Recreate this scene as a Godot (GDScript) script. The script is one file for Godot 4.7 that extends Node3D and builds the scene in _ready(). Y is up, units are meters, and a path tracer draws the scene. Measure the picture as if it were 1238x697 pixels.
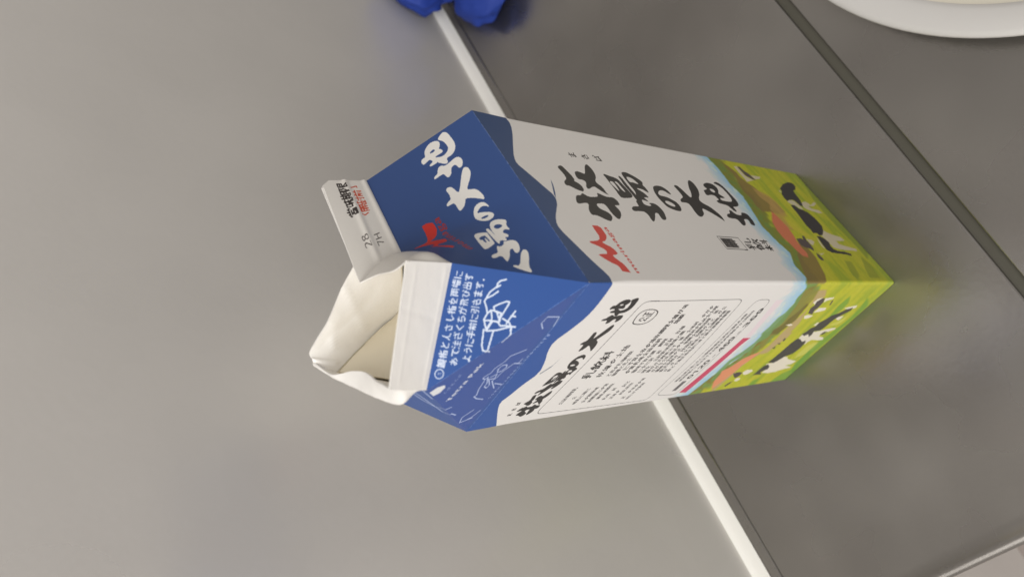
extends Node3D

# Close-up of an opened paper milk carton on a steel counter. Units: metres; carton shapes are computed in millimetres.

const MM := 0.001
const D := 7.66           # print pixels per millimetre
const PW := 1080
const PH := 2042
const FLAT_H := 266.5
const CENTRE := Vector3(35.25, 0, -35.25)   # base centre of the carton in its own drawing

# corners of the carton in millimetres: shoulder, ridge, fold-out spout
const S0 := Vector3(-0.5, 204.6, -0.1)
const S1 := Vector3(70.4, 205.0, 0.3)
const S2 := Vector3(-1.2, 204.4, -68.3)
const S3 := Vector3(70.4, 204.6, -70.0)
const RE := Vector3(73.8, 224.3, -34.6)
const FE := Vector3(72.6, 241.0, -35.2)
const RM := Vector3(40.3, 228.0, -32.8)
const FM := Vector3(33.3, 243.6, -37.5)
const P0 := Vector3(19.0, 233.0, -14.0)
const P1 := Vector3(16.6, 250.8, -11.0)
const A0 := Vector3(-6.0, 242.4, -35.0)
const A1 := Vector3(-7.5, 257.0, -30.5)
const Q0 := Vector3(18.9, 247.0, -60.0)
const Q1 := Vector3(25.0, 252.0, -60.0)

var art: Image
var rng := RandomNumberGenerator.new()
var M := {}

var PRINT := {
	"f0": ["119.1,181.7 119.5,179.9 118.3,179.5 116.4,178.9 114.6,178.4 113.1,178.6 112.4,179.3 111.9,178.2 110.6,177.2 108.9,177.4 107.8,178.5 108.0,179.8 108.7,181.5 109.9,183.2 109.9,184.8 111.1,184.8 112.1,183.9 113.2,182.1 115.4,181.9 117.2,182.3 118.2,182.5", "122.1,166.0 121.0,165.4 119.3,165.1 116.9,165.6 115.2,166.7 113.7,168.3 112.4,168.1 111.3,167.0 109.7,166.9 108.3,167.0 107.3,166.5 107.9,167.7 108.9,168.9 110.0,170.1 110.9,170.9 110.4,172.5 109.1,175.1 110.0,175.4 111.0,174.7 112.1,173.8 113.0,173.7 113.6,174.6 113.5,176.3 114.9,176.6 116.9,175.7 117.5,174.6 117.4,173.0 116.8,171.8 116.7,170.8 119.4,168.9 121.1,167.5", "105.3,183.8 105.9,182.7 105.9,181.1 107.1,179.7 106.6,179.0 105.6,177.8 105.7,175.1 106.1,172.8 107.9,172.2 107.4,170.8 106.5,169.1 106.3,167.5 106.4,165.4 105.4,164.5 103.9,164.4 103.0,164.8 102.8,166.0 102.8,167.7 101.7,167.2 100.2,166.9 98.5,167.7 96.9,169.4 96.3,170.6 97.0,171.5 98.5,172.0 100.0,172.1 101.6,172.1 102.8,172.5 103.0,174.0 102.7,176.5 101.2,176.7 100.2,175.9 99.4,173.9 98.1,173.0 96.9,173.3 95.3,175.1 95.3,176.2 96.2,178.1 97.0,179.4 97.5,180.7 97.4,182.4 98.5,182.7 100.3,181.9 101.9,180.5 102.7,180.6 102.5,182.5 102.0,184.8 102.3,185.6 103.9,184.9"],
	"f1": ["117.5,161.3 118.0,160.2 117.2,158.3 116.8,156.1 115.8,154.7 114.4,154.5 111.6,153.9 108.5,153.4 107.3,154.7 106.8,157.3 106.6,160.7 107.6,161.1 109.7,160.9 112.3,160.9 114.2,161.1 116.5,161.0", "117.7,153.4 118.0,152.3 117.0,151.9 114.3,151.9 112.1,151.7 110.1,151.5 108.3,151.2 106.6,151.1 105.4,152.6 106.3,153.3 108.9,153.3 111.2,153.5 113.5,153.8 115.8,153.4", "119.3,150.1 120.1,149.3 120.5,148.2 120.5,146.4 119.6,144.8 118.5,143.1 117.3,141.9 116.1,141.3 114.4,142.8 113.5,142.1 110.6,142.4 111.3,143.7 112.2,144.8 112.5,146.4 112.5,148.0 111.3,146.7 110.4,145.6 109.3,145.1 108.1,144.9 108.2,146.5 108.0,147.9 106.9,147.2 106.0,146.9 106.2,147.8 106.7,149.2 106.6,150.3 105.8,150.9 105.3,152.8 107.8,152.1 110.1,150.4 111.6,150.3 113.9,150.5 116.5,150.5", "102.6,158.7 103.1,157.3 103.1,154.7 104.3,154.4 105.6,154.2 106.2,153.3 105.8,152.0 106.5,150.1 105.3,150.9 104.2,150.4 103.9,148.4 104.2,146.8 105.3,147.6 105.6,145.3 105.0,143.6 103.4,142.7 101.5,142.6 100.1,143.1 98.1,144.2 97.5,145.9 97.9,146.9 99.5,146.7 100.8,146.7 100.7,148.3 98.6,150.0 96.6,152.2 96.5,153.2 97.8,153.2 99.4,152.9 100.6,153.6 101.0,154.4 100.9,157.0 100.7,159.3 101.5,159.8"],
	"f1h": ["114.4,160.6 114.6,159.0 113.4,158.6 111.2,158.8 109.9,159.1 110.1,159.5 111.6,160.1 113.1,160.6", "114.8,157.6 114.5,156.4 112.3,156.2 110.3,156.0 109.6,156.1 110.1,157.0 111.4,157.4 112.9,157.4 114.0,157.8", "118.1,148.7 118.0,147.0 117.3,145.7 116.2,145.1 114.7,144.5 114.9,145.8 115.4,147.3 115.2,149.0 116.5,149.2"],
	"f2": ["113.6,137.6 114.8,136.2 115.4,133.6 115.2,131.4 114.2,129.9 112.9,129.1 111.1,129.0 111.6,130.6 112.7,131.6 113.1,133.3 112.5,135.3 111.1,137.1 110.0,137.0 109.8,134.7 109.4,132.8 108.2,131.0 107.6,129.9 105.6,129.3 103.5,130.4 102.7,131.7 102.8,134.0 103.6,136.5 104.5,138.1 105.8,138.5 107.4,139.0 109.4,139.1 111.5,138.8"],
	"f2h": ["107.3,136.7 107.6,134.8 106.8,133.2 105.7,132.2 104.8,132.8 104.8,134.2 105.5,136.0 106.3,136.9"],
	"f3": ["121.6,108.0 120.6,106.7 118.6,106.5 115.9,107.4 113.5,109.1 111.1,112.1 109.5,112.9 108.2,111.6 107.0,109.2 105.0,107.7 102.5,106.2 99.4,106.7 100.4,107.5 103.0,110.7 104.7,113.4 105.6,115.6 104.3,116.5 102.8,117.1 101.3,119.4 100.8,121.4 101.4,122.5 103.4,122.6 105.5,122.2 107.3,122.2 107.8,123.8 107.6,126.4 108.6,126.2 109.6,124.8 110.6,122.4 112.5,122.2 114.6,122.3 116.4,122.7 117.1,121.2 116.7,119.9 114.7,118.8 112.6,118.3 110.9,117.5 111.4,116.2 114.1,114.1 116.8,112.8 120.1,110.0"],
	"f4": ["119.9,100.0 121.2,97.3 121.6,94.0 120.7,91.6 118.9,91.1 116.8,92.6 115.5,94.2 114.5,92.9 113.3,91.5 113.0,94.5 113.0,95.9 111.5,96.0 111.4,93.3 111.4,89.9 111.9,88.3 113.5,87.0 115.5,86.9 117.8,86.9 119.7,87.3 121.1,88.8 121.8,90.7 122.8,88.9 122.8,86.9 121.5,85.4 118.8,84.8 115.7,84.6 113.4,84.1 111.1,84.7 109.6,86.1 108.8,88.7 108.6,91.5 107.1,91.1 105.8,91.6 106.0,93.3 107.6,94.0 109.0,94.9 109.4,97.4 109.7,99.9 110.7,100.7 111.4,99.0 111.7,97.7 112.8,98.0 114.1,98.6 114.2,100.8 113.3,104.1 114.4,104.3 116.3,103.5 116.7,102.0 117.5,99.7 118.7,100.6", "106.5,96.2 106.0,95.2 104.6,94.4 104.0,92.6 104.0,90.1 105.4,89.3 105.8,87.2 105.2,84.8 103.2,84.6 101.3,84.7 99.0,85.8 98.9,87.5 99.6,88.7 101.1,88.0 102.2,88.2 102.0,91.0 100.4,91.7 98.9,93.0 98.3,94.7 98.5,95.8 99.8,95.9 101.2,96.2 101.8,97.4 101.7,100.0 102.0,102.0 103.1,101.7 104.0,100.4 104.3,98.1 105.7,97.3"],
	"f4h": ["117.7,98.1 117.9,96.5 117.3,95.2 116.1,95.5 115.7,97.3 116.6,98.1"],
	"logo": ["93.0,186.1 92.9,183.5 92.2,182.6 90.7,182.5 89.1,182.6 87.8,183.5 86.8,184.9 86.2,186.8 85.3,185.9 84.5,184.5 83.3,183.5 81.9,183.2 81.3,184.3 81.1,186.1 80.2,186.0 79.0,185.0 77.8,184.0 75.9,183.5 74.4,183.4 74.7,185.4 75.0,186.9 76.4,186.8 77.2,187.3 78.1,189.0 79.4,190.7 80.9,192.2 81.2,192.4 81.5,190.2 81.4,188.3 82.6,187.7 83.5,188.2 84.6,190.0 85.7,192.3 86.3,192.3 86.5,190.1 86.7,188.4 87.4,187.0 88.7,186.2 90.5,186.2"],
	"r4": ["138.9,219.2 139.9,217.4 140.1,216.4 139.8,215.8 138.9,215.2 136.7,215.0 134.6,214.9 133.0,215.2 131.7,216.0 130.7,217.3 130.5,218.7 130.5,219.8 129.2,219.9 128.6,220.4 128.9,221.2 129.9,222.1 130.9,223.0 132.7,222.8 133.0,222.4 132.1,221.0 132.1,219.7 132.7,218.4 133.6,217.6 135.0,217.5 136.9,217.8 138.0,218.6", "138.0,224.5 139.1,222.9 139.3,221.4 138.9,220.0 138.0,219.1 137.0,219.1 135.9,219.8 135.4,220.4 134.7,219.7 133.6,219.6 133.4,220.4 133.4,221.7 133.4,222.7 132.4,222.4 130.9,223.0 130.9,224.2 130.9,225.5 131.6,225.8 132.0,225.0 132.2,224.1 133.5,224.5 133.5,225.6 133.0,227.2 133.8,227.6 135.0,227.4 135.5,226.6 135.4,225.5 136.9,225.2", "128.6,219.2 129.0,217.6 128.7,216.5 127.7,215.8 126.2,215.9 124.9,216.8 124.5,217.7 125.0,218.2 126.2,218.3 126.7,218.8 126.4,220.1 125.0,220.8 124.5,220.9 123.6,222.1 123.8,222.8 124.8,223.0 125.9,223.3 125.9,224.5 125.6,226.2 125.9,226.7 126.6,226.3 127.1,224.8 128.1,224.4 129.2,223.4 129.1,222.5 128.2,221.4"],
	"r4h": ["135.8,223.7 136.3,222.9 136.4,221.9 135.7,221.6 135.4,222.3 135.5,223.3"],
	"r3": ["124.0,216.9 123.7,216.0 122.9,215.5 121.2,215.6 119.3,216.8 117.8,218.2 116.1,219.6 115.4,218.3 114.8,217.2 113.2,216.5 111.4,216.2 109.8,216.5 110.9,217.7 112.3,219.3 113.5,221.4 112.1,222.1 110.9,223.1 110.1,224.7 111.0,225.0 112.7,224.9 113.9,225.2 114.0,226.2 113.9,227.5 114.7,227.5 115.4,226.5 115.8,225.3 117.8,225.1 119.8,225.3 120.4,224.6 120.1,223.5 118.9,222.9 116.5,222.4 117.8,221.2 120.6,219.5 122.7,218.1"],
	"r2": ["108.1,221.2 109.4,220.0 109.7,218.2 108.9,217.0 107.1,216.5 106.7,216.7 107.7,217.4 108.1,218.4 107.6,219.7 106.6,220.8 106.1,219.2 105.1,217.7 103.7,216.7 102.3,217.1 101.4,218.4 101.3,220.0 102.5,221.4 104.3,222.1 106.3,222.0"],
	"r2h": ["103.8,220.8 104.2,219.5 103.8,218.4 103.3,218.5 102.9,219.4 103.2,220.6"],
	"r1": ["96.2,227.2 97.1,226.0 96.1,223.2 95.3,223.2 89.3,224.2 88.5,224.8 85.7,229.1 86.7,229.3 94.4,227.7", "97.8,222.2 97.4,221.6 89.6,222.2 88.0,223.4 89.3,223.5 97.0,222.8", "99.5,220.2 100.4,219.1 100.4,217.4 99.2,215.6 98.4,215.2 96.4,216.5 93.8,216.5 94.8,217.6 94.8,218.1 93.7,219.3 92.1,218.2 91.0,218.7 91.1,219.9 89.7,219.9 89.1,220.7 90.0,221.6 89.5,222.6 93.0,221.9 96.7,221.4", "87.4,224.6 86.5,223.8 87.9,221.9 89.0,221.7 89.1,220.1 89.3,218.9 88.6,217.8 86.6,217.8 83.6,219.2 82.1,220.9 82.9,221.4 85.0,220.8 84.1,222.3 81.0,223.8 77.3,226.5 77.6,226.8 81.4,226.4 79.1,229.9 80.4,230.2 82.0,228.9 83.1,226.5 85.7,225.5"],
	"r1h": ["94.1,226.8 94.7,224.7 94.2,224.5 90.6,224.9 90.4,225.4 93.1,225.1 93.1,225.5 89.9,226.3 90.7,226.7 92.6,226.4 92.2,227.1", "97.6,220.0 98.3,218.8 97.7,217.6 96.5,217.5 95.9,219.3 96.4,220.0"],
	"r0": ["82.3,219.7 83.9,218.1 83.7,217.1 81.6,217.4 75.2,221.0 72.4,221.2 71.6,222.3 74.1,226.5 75.5,225.6 75.0,223.9"],
	"rlogo": ["111.9,237.4 112.1,235.7 111.3,234.0 110.2,233.7 107.9,233.8 106.5,234.5 105.3,235.8 104.4,237.5 103.7,237.3 102.3,235.7 101.1,234.2 100.0,234.1 98.5,234.7 98.4,235.8 98.7,237.3 97.4,238.5 95.8,237.2 93.8,235.7 92.5,235.5 91.6,236.7 98.9,239.9 98.8,238.7 100.3,238.5 101.1,239.2 102.6,241.1 104.2,243.1 104.8,242.5 104.6,240.6 104.7,239.1 105.3,238.2 106.7,237.6 108.8,237.4"],
	"spike_f": ["112.1,190.1 108.8,191.7 105.3,193.5 103.6,193.9 106.5,192.2 109.4,190.9"],
	"spike_l": ["28.3,192.9 31.8,190.3 36.8,189.4 32.7,190.4 29.2,193.0"],
	"mf_edge": ["143.4,75.8 132.7,75.0 122.7,77.0 116.0,75.5 108.4,77.9 99.1,80.8 91.6,79.0 85.5,75.7 79.2,80.0 73.2,78.6 69.1,83.2"],
	"mf_brown": ["138.3,66.4 135.1,63.5 132.4,61.8 129.4,62.3 126.1,60.5 123.5,57.7 119.4,55.7 117.0,51.8 113.6,50.0 109.4,49.2 107.4,57.7 108.4,62.3 107.8,69.7 110.3,71.3 115.2,70.2 119.2,71.1 124.3,69.0 130.4,65.9 134.6,66.8", "93.9,57.0 83.5,56.9 74.6,61.3 69.7,66.2 69.7,80.5 75.6,77.3 84.3,71.5"],
	"mf_tan": ["123.3,59.9 121.0,54.9 119.2,51.1 115.8,49.3 110.8,49.4 106.5,50.9 106.9,54.3 110.3,56.1 113.6,57.9 117.5,60.9", "118.2,51.6 112.4,52.7 108.2,53.0 102.5,55.2 98.4,55.5 98.8,59.9 103.5,59.8 107.6,60.6 110.2,61.2"],
	"mf_soil": ["108.9,61.5 106.9,60.5 103.5,59.8 100.2,59.1 95.5,60.2 92.1,61.7 88.9,62.0 85.7,61.3 83.4,63.4 84.2,67.2 87.3,68.9 91.1,69.7 93.6,71.3 97.5,71.1 102.2,69.1"],
	"mf_dark": ["137.5,-2.0 134.6,-5.3 125.4,-3.7 116.7,-3.5 106.6,-3.5 96.7,-3.6 89.2,-1.4 83.9,7.0 91.8,6.4 102.0,8.0 112.5,8.3 121.9,7.0", "142.2,-3.7 141.3,-9.7 138.3,-12.5 133.3,-5.8 135.5,-3.2 138.5,-1.3", "82.8,32.4 82.3,26.4 74.8,29.8 72.2,35.0 74.8,36.6", "86.2,11.1 81.3,9.0 72.9,11.4 73.3,21.7 78.3,18.5"],
	"mf_glow": ["106.5,56.0 104.1,52.2 100.1,50.3 97.0,45.1 94.4,42.4 91.4,47.4 95.5,48.2 97.2,53.0 100.3,57.0"],
	"mf_cow": ["125.7,33.0 129.7,25.0 131.9,17.8 131.7,13.1 129.5,13.7 127.1,17.0 126.0,20.4 123.6,21.3 120.4,22.1 117.6,23.6 115.2,25.7 115.4,28.0 117.2,28.6 118.9,29.5 118.5,33.8 117.4,37.3 119.2,37.6 122.0,36.3 123.8,33.5", "114.9,37.4 115.2,33.8 113.1,32.2 112.7,29.0 111.1,26.2 108.6,24.6 106.1,24.1 103.2,24.2 100.1,27.4 97.4,31.8 96.8,35.3 98.2,36.1 98.0,39.6 100.1,39.4 102.5,39.9 105.7,39.3 109.4,38.2 112.3,38.1", "96.3,38.7 96.3,35.4 94.9,33.1 93.0,31.9 91.0,33.6 89.3,33.3 88.2,30.5 87.9,24.1 87.0,19.6 85.6,20.6 86.5,25.0 86.6,31.6 87.0,37.7 88.4,40.6 90.4,40.4 93.1,39.8"],
	"mf_wh": ["124.2,36.3 124.3,34.5 122.8,35.2 122.9,36.2", "117.4,37.3 118.6,32.6 118.1,30.0 116.4,29.1 114.6,28.1 112.7,28.4 113.4,31.3 114.9,33.1 115.5,36.1 116.3,37.1", "117.6,24.2 119.2,18.7 118.3,16.5 117.2,15.7 119.8,8.8 119.2,7.3 116.7,13.0 116.1,19.4 114.6,18.2 114.2,11.9 112.4,10.3 112.0,14.9 112.7,19.5 113.5,24.1 114.8,25.6", "100.8,26.9 99.5,25.5 98.3,21.5 97.2,15.0 95.1,13.4 94.5,19.0 94.6,23.4 92.5,23.0 91.4,16.6 90.3,8.8 88.8,10.5 89.1,17.7 89.2,26.7 90.1,31.6 92.1,32.0 94.9,33.1 96.9,33.5 98.6,29.6", "95.9,39.8 94.5,40.1 91.7,40.7 89.0,41.3 89.6,42.6 92.4,42.0", "93.9,51.3 93.8,47.3 92.5,46.0 90.7,49.5 88.6,50.7 90.0,49.9 91.3,51.3", "87.3,51.0 86.0,49.7 86.5,45.3 85.0,50.0", "136.4,59.2 137.3,55.9 133.9,56.4 130.9,56.3 130.0,55.0 128.6,51.8 127.7,55.7 126.5,60.0 128.7,59.3 132.0,59.4 134.2,59.3", "132.3,50.4 132.0,46.8 132.2,42.1 130.4,44.8 129.5,49.3 130.9,50.1"],
	"mf_cow2": ["93.5,60.4 94.1,55.7 93.1,54.9 95.5,53.0 95.6,51.0 93.2,52.2 90.9,51.7 88.6,52.3 87.2,53.7 88.5,55.6 89.0,58.9 89.9,60.6 91.5,61.0", "86.3,53.0 85.3,51.7 83.4,51.3 82.1,51.6 82.2,53.9 83.9,54.6", "136.8,56.0 137.1,53.7 134.7,53.0 132.8,50.9 131.0,50.5 129.0,49.5 129.1,52.1 130.4,54.5 131.4,55.9 134.0,55.8"],
	"ml_edge": ["72.9,90.5 70.4,81.9 67.8,77.6 64.8,76.9 62.2,77.2 57.6,74.2 51.7,72.6 45.3,72.1 39.7,72.8 37.6,72.1"],
	"ml_green": ["50.6,76.6 53.4,74.8 58.3,75.2 60.4,75.3 63.2,76.5 66.6,76.8 62.4,74.5 57.5,71.2 53.2,69.8 47.4,68.3 41.5,68.8 36.4,70.5 41.2,76.9 44.9,76.2", "42.0,75.1 41.6,68.6 37.9,67.5 35.2,72.2 29.7,70.9 26.2,74.0 22.8,77.0 17.7,75.9 13.2,75.6 8.5,74.4 11.6,77.9 16.9,79.9 24.4,80.4 30.2,76.7 35.4,74.7"],
	"ml_olive": ["66.6,76.8 66.5,65.0 62.9,62.6 60.1,62.3 56.5,62.0 51.4,61.5 47.1,63.1 42.7,64.8 38.3,65.4 29.5,61.4 36.4,70.5 41.5,68.8 47.4,68.3 53.2,69.8 57.5,71.2 62.4,74.5"],
	"ml_tan": ["66.1,65.5 66.4,58.9 62.1,54.2 60.7,58.3 58.6,59.1 55.7,58.8 52.0,56.2 45.8,52.3 42.0,51.8 37.4,52.4 32.7,53.0 27.1,52.3 25.9,56.7 28.6,60.2 31.6,58.4 38.6,59.1 44.7,59.7 49.1,59.1 53.5,58.5 59.4,61.2", "39.7,58.4 40.4,49.7 36.7,49.2 32.4,51.4 28.9,54.6 26.1,58.7 22.5,61.8 17.5,63.1 10.9,62.5 5.0,62.8 0.3,63.3 0.6,65.1 4.2,67.2 11.5,66.9 16.4,64.7 21.0,65.1 25.9,63.9 29.2,58.1 34.9,58.7"],
	"ml_brown": ["58.7,64.3 57.6,61.6 52.1,60.5 48.4,59.0 44.0,60.7 39.6,62.4 40.3,68.2 43.0,70.0 45.8,66.1 49.5,66.4 53.7,64.8"],
	"ml_soil": ["6.1,70.8 9.7,73.6 14.4,74.8 17.1,76.7 18.7,73.4 21.3,71.5 24.6,69.7 26.7,65.7 28.4,60.2 25.0,61.2 22.5,61.8 19.6,64.1 15.0,63.7 9.9,65.0 5.5,66.4 2.9,67.0"],
	"ml_shade": ["51.0,30.3 56.4,32.3 60.2,31.8 62.4,31.0 57.8,25.5 53.1,24.6 49.6,25.9 47.8,29.7", "61.3,11.9 55.6,1.7 47.4,0.7 40.8,1.9 33.1,1.6 26.3,2.8 19.4,4.1 14.0,4.4 7.2,0.2 6.4,-7.1 7.1,4.7 15.5,10.1 23.4,10.3 31.2,10.5 38.6,8.0 45.9,5.6 54.1,7.4", "25.2,10.8 18.7,0.9 12.9,0.3 5.3,-1.3 -1.5,-1.6 -1.6,5.7 -1.6,13.9 2.1,14.6 6.9,12.2 9.9,6.3 14.4,8.3", "4.8,35.6 6.3,30.8 1.8,29.1 -1.8,28.6 -1.4,34.2"],
	"ml_glow": ["27.6,18.9 30.7,15.6 30.0,6.3 25.7,6.7 22.4,8.8 20.3,13.6 18.9,17.3 23.4,19.4", "42.7,21.6 44.8,15.7 47.8,11.2 50.2,10.4 45.3,9.4 42.1,11.4"],
	"ml_cow": ["38.0,38.3 39.5,36.7 41.8,35.9 42.9,33.1 45.3,33.5 47.1,30.8 49.7,28.3 51.1,23.7 53.3,20.4 54.4,15.0 52.3,14.0 50.1,17.3 48.2,20.1 46.3,21.6 44.3,21.9 41.5,22.0 39.5,23.5 39.4,29.0 36.9,27.3 35.3,27.7 37.6,31.7 36.5,33.9", "18.7,40.9 22.8,40.2 27.7,39.7 32.5,39.2 35.2,37.9 34.1,33.6 32.2,29.6 32.8,26.7 30.5,24.4 27.2,23.9 23.5,25.1 21.8,30.4 19.5,32.5 17.8,34.5", "14.5,41.5 16.8,39.4 15.5,35.0 13.2,33.4 12.2,36.4 11.5,37.5", "9.6,41.9 13.1,41.6 16.2,41.5 17.2,38.8 15.5,35.2 12.5,35.7 11.3,37.5 9.5,34.3", "36.3,18.6 38.3,17.0 38.0,14.1 35.9,15.5"],
	"ml_wh": ["39.5,36.7 39.7,32.6 38.9,27.1 39.4,21.0 40.3,15.5 40.5,9.4 39.3,7.9 37.9,12.8 37.6,18.1 35.0,17.7 33.8,11.0 31.9,8.7 31.9,13.9 32.8,21.1 31.3,23.3 29.6,23.0 32.7,30.9 35.1,36.7 37.2,37.6", "54.2,24.2 54.9,20.7 55.9,13.5 54.3,11.9 53.5,13.6 53.3,17.9", "47.4,21.2 48.6,19.5 48.8,15.2 47.2,14.9 45.8,16.1", "43.9,36.8 45.7,35.3 45.2,32.3 43.2,32.6", "17.7,39.6 17.8,34.5 20.4,32.7 22.3,31.1 19.5,23.8 16.5,11.6 14.6,14.6 13.8,19.0 11.5,10.0 11.2,15.2 11.4,21.2 9.6,20.9 9.9,29.0 11.2,35.0 14.7,35.5", "17.8,41.3 18.0,36.5 19.0,32.7 22.3,32.3 21.1,26.1 18.8,23.7 16.9,12.0 14.6,13.1 14.1,18.8 12.0,9.4 11.0,16.2 10.1,21.2 9.5,28.3 10.8,35.9 13.6,33.9", "59.0,59.6 61.1,58.8 61.7,54.7 59.6,56.6 57.4,56.3", "61.3,52.5 61.8,45.3 60.8,44.9 59.8,48.6 58.7,50.1", "52.5,49.8 55.4,49.1 55.2,41.9 53.7,41.1 52.7,46.0", "50.8,55.0 51.4,52.4 50.5,46.8 49.0,48.9 48.8,52.7", "45.6,63.5 46.2,59.9 45.1,56.3 44.9,60.0", "13.4,55.6 15.2,53.9 14.7,49.3 13.4,46.8 11.3,48.9 11.3,52.1", "7.3,54.9 9.4,55.1 8.9,51.4 7.4,50.3 6.4,52.2"],
	"ml_cow2": ["52.3,54.1 55.6,56.7 57.1,55.8 59.3,57.1 61.4,55.2 61.5,53.1 58.8,50.6 55.4,50.2 54.0,51.1 51.3,49.1", "56.7,42.1 59.7,44.2 60.0,43.1 57.0,41.0", "4.1,58.7 6.3,57.5 7.4,55.4 5.4,55.6 3.1,56.8", "13.7,63.6 14.2,59.7 13.4,55.6 11.0,54.9 9.5,56.1 10.5,58.9", "30.0,52.9 31.1,51.2 29.1,50.1", "33.2,53.3 33.3,50.2 31.9,49.1", "34.9,50.8 36.5,51.4 36.1,49.6 34.1,48.5"],
	"ml_red": ["4.3,93.1 39.4,88.4 39.1,82.7 35.0,84.4 3.6,87.6"],
	"ml_pink": ["39.8,87.5 61.3,91.8 61.2,86.7 39.5,83.6"],
	"hand": ["68.1,229.6 67.5,231.2 66.7,231.9 65.7,232.0 64.0,233.7 62.6,234.3 61.2,234.8 59.6,233.9 58.0,233.3 56.2,234.0 53.4,232.7", "66.3,231.0 65.5,232.0", "64.5,231.3 63.2,232.7 62.2,234.2", "58.0,233.3 59.0,232.4 58.9,230.7 58.6,229.3 57.2,229.5 55.9,229.6 56.1,230.1 56.2,231.3 56.0,233.8", "59.0,232.4 56.9,231.7 55.9,231.8 53.3,232.9", "56.2,231.3 53.7,232.5", "59.1,231.4 60.1,231.8 61.1,230.2 62.0,228.4 62.0,227.4 61.2,227.6 57.5,229.2 55.6,229.4 55.1,228.8 55.3,227.7 55.3,226.0 55.4,224.4", "58.6,229.3 58.7,230.6 57.2,229.8", "57.2,228.6 56.3,226.4 55.3,225.7 53.8,229.6 53.2,232.6", "59.7,225.2 57.6,226.4 55.9,227.2", "58.2,226.2 58.2,224.9", "55.3,225.7 54.1,225.7", "53.5,233.5 49.2,233.2 47.8,232.6 47.4,230.2 46.8,229.5", "53.5,230.6 47.2,231.3", "55.2,225.5 53.0,225.4 50.3,226.9"],
	"hand2": ["42.8,209.5 41.5,216.0 39.3,216.6 36.8,219.3 34.7,219.5 33.5,221.4 32.9,221.6 31.8,219.8 32.8,219.2 29.0,216.8 27.5,216.8 26.3,215.0 27.7,214.6 31.1,217.5", "35.6,217.2 37.4,216.3 37.0,213.9 35.6,213.0 34.1,214.2 34.0,216.0 35.7,216.7", "35.6,206.6 36.6,210.2 34.0,213.0 31.2,213.7 29.7,215.0 24.7,210.2", "38.0,207.3 36.0,207.8", "27.6,212.1 25.9,207.7", "31.1,219.6 27.2,219.0 23.5,217.4 23.2,218.3 21.4,215.8 19.6,211.4", "32.3,217.6 33.2,215.3 30.8,214.7 31.4,218.7", "14.5,211.8 11.7,215.2 8.6,214.2 8.9,211.4 9.2,208.5", "12.5,207.3 9.6,209.4 8.9,211.4", "20.9,226.5 20.2,229.9 18.5,230.4 15.4,225.5 16.6,223.5 14.9,220.5", "27.9,246.5 24.2,239.6 18.5,230.4", "24.3,243.2 19.5,234.8 18.1,230.1", "32.8,245.7 30.7,242.8 27.5,238.6", "52.2,210.1 55.3,213.4 57.9,212.9 56.5,206.0 52.1,204.8"],
	"arrowL": ["33.4,244.1 35.1,242.2 35.3,239.3 33.9,238.2 31.7,238.9 30.9,240.9"],
	"badge": ["52.4,169.6 56.9,170.4 58.7,167.3 58.1,161.8 56.0,159.7 51.9,160.7 50.9,164.7 51.4,168.5"],
	"blue_front": ["142.4,192.0 139.1,190.0 134.3,191.6 124.5,197.7 120.7,199.9 117.7,200.8 115.1,199.3 112.0,197.6 108.3,195.7 105.2,194.0 103.6,194.0 101.3,195.0 99.6,196.4 95.6,199.8 92.4,201.6 89.8,201.3 86.9,200.2 83.2,198.8 79.9,197.6 76.9,196.2 74.3,194.9 72.6,194.3 71.3,194.8"],
	"blue_left": ["70.2,194.6 68.5,194.1 61.5,193.3 55.7,193.6 49.9,196.1 44.7,199.1 40.1,198.1 35.3,195.5 29.2,193.5 23.6,196.7 17.8,198.7 15.0,200.3 10.2,198.1 1.4,192.6"],
}

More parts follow.
